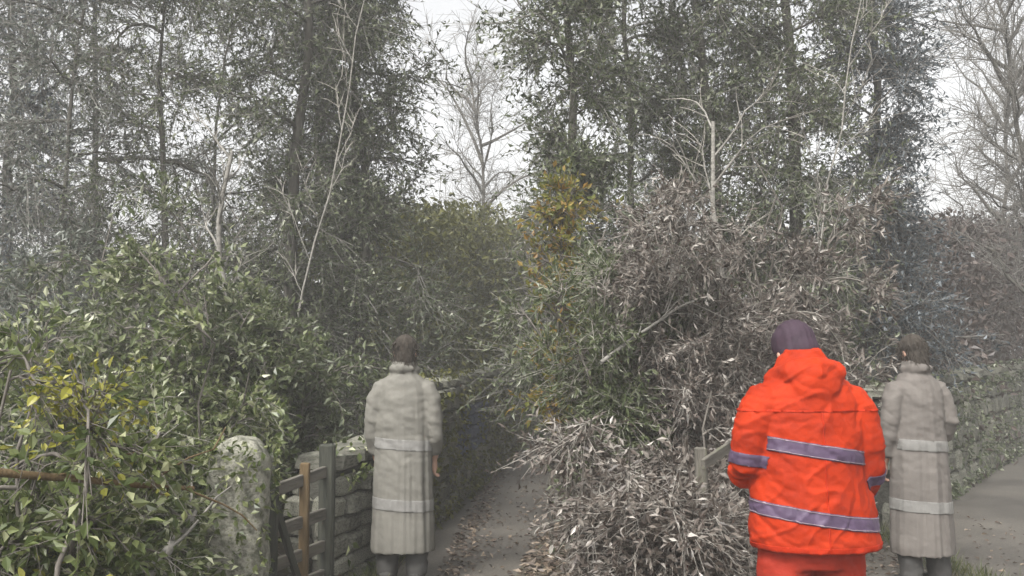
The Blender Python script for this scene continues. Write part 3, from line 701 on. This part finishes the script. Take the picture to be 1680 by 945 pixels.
tree(3, 'thin grey tree with open crown and much sky showing through', 335, 13, 9.5, 1.5, 'needle', limbs=22, trunk_r=.035, el=(5, 35), **thin)
tree(4, 'tall ivy-clad tree above the pale leaning stem and gate pillar', 480, 10, 9, 1.2, 'ivy', limbs=37, trunk_r=.09, el=(5, 35), droop=.25, **dense)
tree(5, 'narrow dense ivy-clad tree behind the pale grey coat', 596, 10.5, 9, .95, 'ivy', limbs=54, trunk_r=.08, el=(5, 40), droop=.25, **dense)
tree(6, 'bare twiggy winter tree over the olive hedge', 775, 21, 9, 2.8, 'ivy', limbs=30, trunk_r=.08, t0=.3, **bare)
tree(8, 'upright dense tree at the point of the verge between the roads', 945, 8.6, 7.6, .64, 'ivy', limbs=40, trunk_r=.07, el=(10, 45), droop=.2, t0=.14, **dense)
tree(9, 'airy willow-leaved tree with drooping shoots on the verge', 1045, 10.5, 8.5, 1.25, 'willow', limbs=22, trunk_r=.06, el=(15, 50), droop=.5, **thin)
tree(10, 'tall dense ivy-clad tree behind the thicket beside the orange worker', 1185, 10, 9, .95, 'ivy', limbs=36, trunk_r=.09, el=(5, 40), droop=.25, **dense)
tree(11, 'broad dark ivy-clad tree standing behind the orange worker', 1330, 9.6, 9, 1.05, 'ivy', limbs=48, trunk_r=.10, el=(5, 40), droop=.3, **dense)
tree(12, 'dark bluish tree between the orange worker and the open sky', 1455, 10.5, 9, .85, 'blue', limbs=48, trunk_r=.08, el=(5, 40), droop=.2, **dense)
tree(13, 'spreading bare tree beyond the brown hedge', 1625, 19, 8, 2.6, 'ivy', limbs=30, trunk_r=.08, t0=.3, **bare)
tree(14, 'bare tree overhanging the road wall with fine grey twigs', 1745, 13, 7.5, 2.3, 'ivy', limbs=28, trunk_r=.07, t0=.3, **bare)
tree(19, 'slim feathery tree in front of the dark bluish evergreen', 95, 9.3, 7.5, 1.2, 'needle', limbs=19, trunk_r=.035, el=(0, 30), droop=.15, **thin)
tree(20, 'slim feathery tree between the evergreen and the ivy-clad tree', 270, 9.6, 7.5, 1.2, 'willow', limbs=18, trunk_r=.05, el=(0, 30), droop=.2, **thin)
tree(15, 'grey open-crowned tree in the background above the thicket', 1120, 15, 10, 1.8, 'needle', limbs=20, trunk_r=.06, **thin)
tree(17, 'grey-green background tree seen through the ivy-clad crowns', 545, 15, 10, 1.4, 'needle', limbs=20, trunk_r=.06, **thin)
tree(18, 'slender sapling with yellow and orange leaves at the tip of the verge', 905, 7.2, 2.75, .42, 'autumn', limbs=26, trunk_r=.022, el=(35, 65), droop=.1, n2=5, n3=4, nleaf=5, l2=(.3, .6), l3=(.1, .25), leafL=(.05, .08), leafW=(.4, .55), t0=.35)

# pale slender leaning trunks
def pale_stem(label, px, d, h, r, lean, seed):
    rng = np.random.default_rng(seed); root = empty('tree', (X(px, d), d, 0)); tag(root, label, 'tree')
    st = polys(rng, np.array([[0, 0, -.1]]), unit(np.array([[lean, 0, 1.]])), np.array([h]), 12, 0, .03)
    idx = np.zeros(10, int); P, T = sample(st, idx, np.linspace(.45, .98, 10)); D = unit(T + rdir(rng, 10) * .9 + np.array([0, 0, .3]))
    l1 = polys(rng, P, D, rng.uniform(.4, .9, 10), 6, .1, .1)
    link('trunk', mesh_np('trunk', *merge([tubes(st, [r], [r * .4], 10), tubes(l1, np.full(10, r * .3), np.full(10, .003), 5)])), root, M['palebark'])
    i2 = np.repeat(np.arange(10), 8); P, T = sample(l1, i2, rng.uniform(.2, 1, 80)); p2 = polys(rng, P, unit(T + rdir(rng, 80) * .7), rng.uniform(.15, .4, 80), 4, .1, .1)
    o = link('crown', mesh_np('crown', *tubes(p2, np.full(80, .004), np.full(80, .002), 3)), root, M['paletwig'])
pale_stem('slender pale-barked tree behind the gate pillar', 366, 8.2, 3.6, .045, .02, 1)
pale_stem('slender pale-barked tree beside the orange worker', 1200, 6.6, 3.4, .035, .01, 2)
pale_stem('thin pale leaning stem in front of the left-hand ivy-clad tree', 425, 8.6, 5.4, .014, .16, 3)
pale_stem('thin pale leaning stem in front of the broad ivy-clad tree', 1262, 8.0, 5.2, .013, .15, 4)

# ------------------------------------------------------------------ hedges and shrubs
def hedge(seed, label, pts, h, depth, leafmat, n, L=(.07, .12), W=(.4, .6), top=.25, stems=30, twigmat='twig'):
    rng = np.random.default_rng(seed); pts = np.array(pts, float); base = np.array([pts[0, 0], pts[0, 1], 0]); pts = pts - pts[0]
    seg = np.linalg.norm(np.diff(pts, axis=0), axis=1); cum = np.concatenate([[0], np.cumsum(seg)]); tot = cum[-1]
    hs_ = np.array(h, float); hf = lambda s: np.interp(s, cum, hs_)
    def xy(s): return np.stack([np.interp(s, cum, pts[:, 0]), np.interp(s, cum, pts[:, 1])], 1)
    root = empty('hedge', base); tag(root, label, 'hedge')
    s = rng.uniform(0, tot, stems); p = xy(s); P0 = np.concatenate([p + rng.normal(size=(stems, 2)) * depth * .2, np.full((stems, 1), -.05)], 1)
    st = polys(rng, P0, unit(rng.normal(size=(stems, 3)) * .12 + np.array([0, 0, 1])), hf(s) * rng.uniform(.8, 1.02, stems), 7, 0, .1)
    K = 14; i2 = np.repeat(np.arange(stems), K); P, T = sample(st, i2, rng.uniform(.15, 1, stems * K))
    l1 = polys(rng, P, unit(T + rdir(rng, stems * K) * 1.2), rng.uniform(.3, 1., stems * K), 5, .05, .12)
    link('stems', mesh_np('stems', *merge([tubes(st, np.full(stems, .035), np.full(stems, .01), 6), tubes(l1, np.full(stems * K, .010), np.full(stems * K, .003), 4)])), root, M[twigmat])
    s = rng.uniform(0, tot, n); u = rng.uniform(0, 1, n) ** .8; ph = rng.uniform(0, 6.28, 8)
    lump = sum(np.sin(s * f + ph[i]) * a for i, (f, a) in enumerate([(1.1, .5), (2.3, .35), (4.7, .25), (9.1, .2)])) * top
    off = rng.normal(size=n) * depth * .33 + np.sin(s * 2.1 + u * 4) * depth * .15
    p = xy(s); z = u * (hf(s) + lump) + np.abs(rng.normal(size=n)) * .12
    nx = np.gradient(pts[:, 0], cum), np.gradient(pts[:, 1], cum)
    tx, ty = np.interp(s, cum, nx[0]), np.interp(s, cum, nx[1])
    P = np.stack([p[:, 0] + ty * off, p[:, 1] - tx * off, z], 1) + rng.normal(size=(n, 3)) * .05
    LL = rng.uniform(L[0], L[1], n); V, F = leaves(rng, P, unit(rdir(rng, n) + np.array([0, 0, -.2])), LL, LL * rng.uniform(W[0], W[1], n))
    o = link('foliage', mesh_np('foliage', V, F, False), root, M[leafmat]); o['kind'] = 'stuff'
    return root
hedge(1, 'tall olive-green hedge rising behind the middle stone wall', [(X(530, 14), 14), (X(690, 17), 17), (X(800, 21), 21), (X(850, 26), 26)], [4.0, 4.6, 4.7, 5.6], 1.6, 'olive', 66000, L=(.09, .16), stems=36)
hedge(2, 'dark brown hedge rising behind the long road wall', [(X(1385, 11.5), 11.5), (X(1480, 14.5), 14.5), (X(1600, 20), 20), (X(1800, 25), 25)], [3.2, 3.7, 4.7, 5.4], 1.7, 'brown', 62000, L=(.08, .15), stems=40)
hedge(3, 'grey-green background hedge beyond the woodland edge', [(-16, 19), (-10, 18), (-4, 17.5)], [3.6, 3.6, 3.8], 1.8, 'ivy', 30000, L=(.09, .15), stems=36)
hedge(4, 'grey-brown background hedge beyond the verge', [(X(850, 22), 22), (X(1100, 18), 18), (X(1400, 16), 16)], [4.4, 4.0, 3.9], 1.6, 'dry', 24000, L=(.09, .15), stems=30)

GS = 'shrubs of the thickets'
def shrub(seed, label, x, y, h, spread, leafmat, **k):
    k.setdefault('stems', 9); k.setdefault('limbs', 60); k.setdefault('n2', 6); k.setdefault('n3', 5); k.setdefault('nleaf', 7)
    k.setdefault('leafL', (.04, .07)); k.setdefault('trunk_r', .016); k.setdefault('twigmat', 'twig'); k.setdefault('el', (10, 60))
    k.setdefault('droop', .35); k.setdefault('l3', (.12, .3)); k.setdefault('twig_r', .0022)
    z = k.pop('z', 0)
    return plant(seed, 'shrub', label, 'shrub', (x, y, z), h, k.pop('limbs'), group=GS, leafmat=leafmat, spread=spread,
                 crown_name='foliage', trunk_name='stems', barkmat='twig', **k)
# understory, behind the gate and along the woodland edge
shrub(21, 'grey-green shrub under the dark bluish evergreen', X(60, 8.5), 8.5, 2.6, 1.5, 'needle', leafW=(.25, .4), leafL=(.06, .1), limbs=80)
shrub(22, 'arching shrub below the feathery evergreen', X(190, 7.8), 7.8, 2.5, 1.3, 'willow', leafW=(.25, .4), leafL=(.06, .1), limbs=80, twigmat='paletwig')
shrub(23, 'green shrub around the foot of the slender pale tree', X(350, 7.2), 7.2, 2.3, 1.1, 'privet2', limbs=66, leafL=(.05, .09))
shrub(24, 'tall leafy shrub hanging over the wooden gate', X(480, 8.2), 8.2, 2.9, 1.2, 'willow', leafW=(.3, .45), leafL=(.06, .1), limbs=90)
# verge thicket
shrub(31, 'leafy shrub at the tip of the verge beside the middle road', X(1005, 6.2), 6.2, 2.3, .46, 'willow', leafW=(.24, .38), leafL=(.04, .07), limbs=110, twigmat='paletwig', z=.15, nleaf=9)
shrub(32, 'grey twiggy shrub with dry leaves in the verge thicket', X(1065, 6.4), 6.4, 2.3, .75, 'dry', leafW=(.24, .38), leafL=(.035, .065), limbs=120, twigmat='paletwig', z=.2, nleaf=9)
shrub(33, 'brownish twiggy shrub between verge thicket and orange worker', X(1145, 6.6), 6.6, 2.35, .85, 'dry', leafW=(.24, .38), leafL=(.035, .065), limbs=120, twigmat='paletwig', z=.2, nleaf=9)
shrub(34, 'brown dry-leaved shrub behind the shoulders of the orange worker', X(1260, 7.4), 7.4, 2.7, .95, 'dry', leafW=(.2, .32), leafL=(.05, .09), limbs=120, twigmat='paletwig', z=.1, nleaf=9)
# nearer brush pile on the verge, cut branches
shrub(41, 'heap of cut brush with pale leaves on the tip of the verge', X(1020, 4.9), 4.9, 1.25, .38, 'dry', leafL=(.035, .065), leafW=(.3, .45), limbs=80, twigmat='paletwig', single_leaves=220, droop=.6)
shrub(42, 'heap of cut dry brown brush beside the orange worker', X(1075, 4.7), 4.7, 1.15, .46, 'dry', leafL=(.035, .065), leafW=(.3, .45), limbs=80, twigmat='paletwig', single_leaves=220, droop=.6)
shrub(43, 'low dry brush filling the verge behind the cut heaps', X(1110, 5.4), 5.4, 1.2, .45, 'dry', leafL=(.04, .075), leafW=(.35, .5), limbs=60, twigmat='paletwig', droop=.5)
# near left thicket
shrub(51, 'pale leafy shrub in front of the gate pillar', X(215, 4.2), 4.2, 1.30, .60, 'privet2', leafL=(.04, .07), leafW=(.42, .6), limbs=70, twigmat='paletwig', single_leaves=260, droop=.5)
shrub(52, 'bushy yellow-green shrub among pale leafy shrubs', X(60, 3.6), 3.6, 1.40, .62, 'privet', leafL=(.04, .07), leafW=(.42, .6), limbs=70, single_leaves=260, droop=.5)
shrub(53, 'tall green shrub behind the bushy yellow-green one', X(110, 5.6), 5.6, 1.75, .9, 'privet2', leafL=(.045, .08), leafW=(.4, .55), limbs=66, twigmat='paletwig', single_leaves=200)
shrub(54, 'green shrub with arching shoots behind the gate pillar', X(300, 6.0), 6.0, 1.7, .8, 'privet', leafL=(.045, .08), leafW=(.4, .55), limbs=66, twigmat='paletwig')
shrub(55, 'small sprig of bright yellow leaves in the near thicket', X(30, 3.15), 3.15, 1.36, .17, 'yellow', leafL=(.025, .042), leafW=(.5, .65), limbs=13, n2=4, n3=3, nleaf=4, stems=3, single_leaves=45, t0=.78, droop=.1)

# ------------------------------------------------------------------ fallen branches
def branch(label, a, b, r, mat, seed, side=7):
    rng = np.random.default_rng(seed); a, b = np.array(a, float), np.array(b, float); root = empty('fallen_branch', a); tag(root, label, 'branch', None)
    d = b - a; L = np.linalg.norm(d); st = polys(rng, np.zeros((1, 3)), unit(d[None]), np.array([L]), 10, 0, .05)
    link('limb', mesh_np('limb', *tubes(st, [r], [r * .55], 9)), root, mat)
    P, T = sample(st, np.zeros(side, int), rng.uniform(.2, 1, side)); l1 = polys(rng, P, unit(T + rdir(rng, side) * .8), rng.uniform(.2, .5, side), 5, .05, .1)
    link('side_shoots', mesh_np('side_shoots', *tubes(l1, np.full(side, r * .35), np.full(side, .003), 5)), root, mat)
branch('fallen reddish-brown branch lying level in the near shrubs', (X(10, 3.2), 3.2, Z(772, 3.2)), (X(350, 3.7), 3.7, Z(808, 3.7)), .016, M['woodbrown'], 1)
branch('pale barkless log sloping up behind the gate pillar', (X(250, 3.9), 3.9, Z(940, 3.9)), (X(350, 4.7), 4.7, Z(835, 4.7)), .030, M['palebark'], 2, 3)
branch('long pale branch propped across the verge thicket', (X(985, 5.8), 5.8, Z(595, 5.8)), (X(1130, 6.2), 6.2, Z(490, 6.2)), .014, M['palebark'], 4)

# old post-and-rail fence half lost in the verge thicket
f = empty('wooden_fence', (X(1146, 4.75), 4.75, 0)); tag(f, 'old weathered post-and-rail fence half hidden in dry brush beside the orange worker', 'fence')
fx, fy = f.location.x, f.location.y
bar('post', (0, 0, -.05), (0, 0, 1.12), .06, .055, M['wood'], f, 31)
bar('post', (X(1262, 5.9) - fx, 5.9 - fy, -.05), (X(1262, 5.9) - fx, 5.9 - fy, 1.40), .08, .07, M['wood'], f, 32)
for k, (z0, z1) in enumerate([(.60, .62), (1.04, 1.26)]):
    bar('rail', (X(1105, 4.55) - fx, 4.55 - fy - .05, z0) if k == 0 else (X(1146, 4.7) - fx, 4.7 - fy - .05, z0), (X(1275, 6.0) - fx, 6.0 - fy - .055, z1), .022, .055, M['wood'], f, 33 + k)

# ------------------------------------------------------------------ ground cover
def scatter(name, label, cat, n, fn, mat, L, W, seed, up=1.5, dirz=0., parent=None):
    rng = np.random.default_rng(seed); P = fn(rng, n); n = len(P); D = rdir(rng, n); D[:, 2] = D[:, 2] * .25 + dirz
    LL = rng.uniform(L[0], L[1], n); V, F = leaves(rng, P, unit(D), LL, LL * rng.uniform(W[0], W[1], n), up=up)
    o = link(name, mesh_np(name, V, F, False), None, M[mat]); tag(o, label, cat, kind='stuff'); return o
def litter_fn(rng, n):
    y = rng.uniform(3, 14, n); side = rng.integers(0, 4, n)
    x = np.choose(side, [-.75 + .03 * y + np.abs(rng.normal(size=n)) * .16, -.15 + .07 * y - np.abs(rng.normal(size=n)) * .3 + .1, 2.0 + .14 * y + rng.normal(size=n) * .25, rng.uniform(1.5, 4.8, n)])
    return np.stack([x, y, np.full(n, .012)], 1)
scatter('leaf_litter', 'fallen brown leaves strewn along the road edges', 'leaves', 6500, litter_fn, 'litter', (.03, .07), (.4, .6), 1)
def grass_fn(rng, n):
    k = rng.integers(0, 3, n); y = rng.uniform(4, 13, n)
    x = np.choose(k, [-1.0 + .045 * (y - 6) + rng.normal(size=n) * .05, .1 + .09 * y - np.abs(rng.normal(size=n)) * .1, 3.3 + np.maximum(0, y - 8.2) * .72 + rng.normal(size=n) * .08])
    return np.stack([x, y, np.zeros(n)], 1)
scatter('grass', 'tufts of thin grass along the foot of walls and verge', 'grass', 9000, grass_fn, 'grass', (.06, .18), (.04, .08), 2, up=.2, dirz=1.2)
def verge_fn(rng, n):
    a = rng.uniform(0, 6.28, n); r = np.sqrt(rng.uniform(0, .8, n)); u, v = np.cos(a) * r, np.sin(a) * r
    z = .30 * (1 - r ** 2.4) + .02; c, s = math.cos(R(-12)), math.sin(R(-12)); xx, yy = u * 1.25, v * 4.4
    return np.stack([1.35 + xx * c - yy * s, 7.4 + xx * s + yy * c, z], 1)
scatter('ground_litter', 'brown leaf litter covering the verge mound', 'leaves', 9000, verge_fn, 'litter', (.04, .09), (.4, .6), 3)

# ------------------------------------------------------------------ mist
bm = bmesh.new(); bmesh.ops.create_cube(bm, size=1)
for v in bm.verts: v.co = Vector((v.co.x * 330, v.co.y * 300 + 75, -1.0 if v.co.z < 0 else 13.0))
me = bpy.data.meshes.new('haze'); bm.to_mesh(me); bm.free()
mh = bpy.data.materials.new('mist'); mh.use_nodes = True; nn = mh.node_tree.nodes; nn.remove(nn['Principled BSDF'])
pv = nn.new('ShaderNodeVolumePrincipled'); pv.inputs['Color'].default_value = (.95, .945, .93, 1); pv.inputs['Density'].default_value = HAZE; pv.inputs['Anisotropy'].default_value = .2
mh.node_tree.links.new(pv.outputs[0], nn['Material Output'].inputs['Volume'])
hz = link('haze', me, None, mh); tag(hz, 'pale mist hanging in the lane', 'mist', kind='stuff')
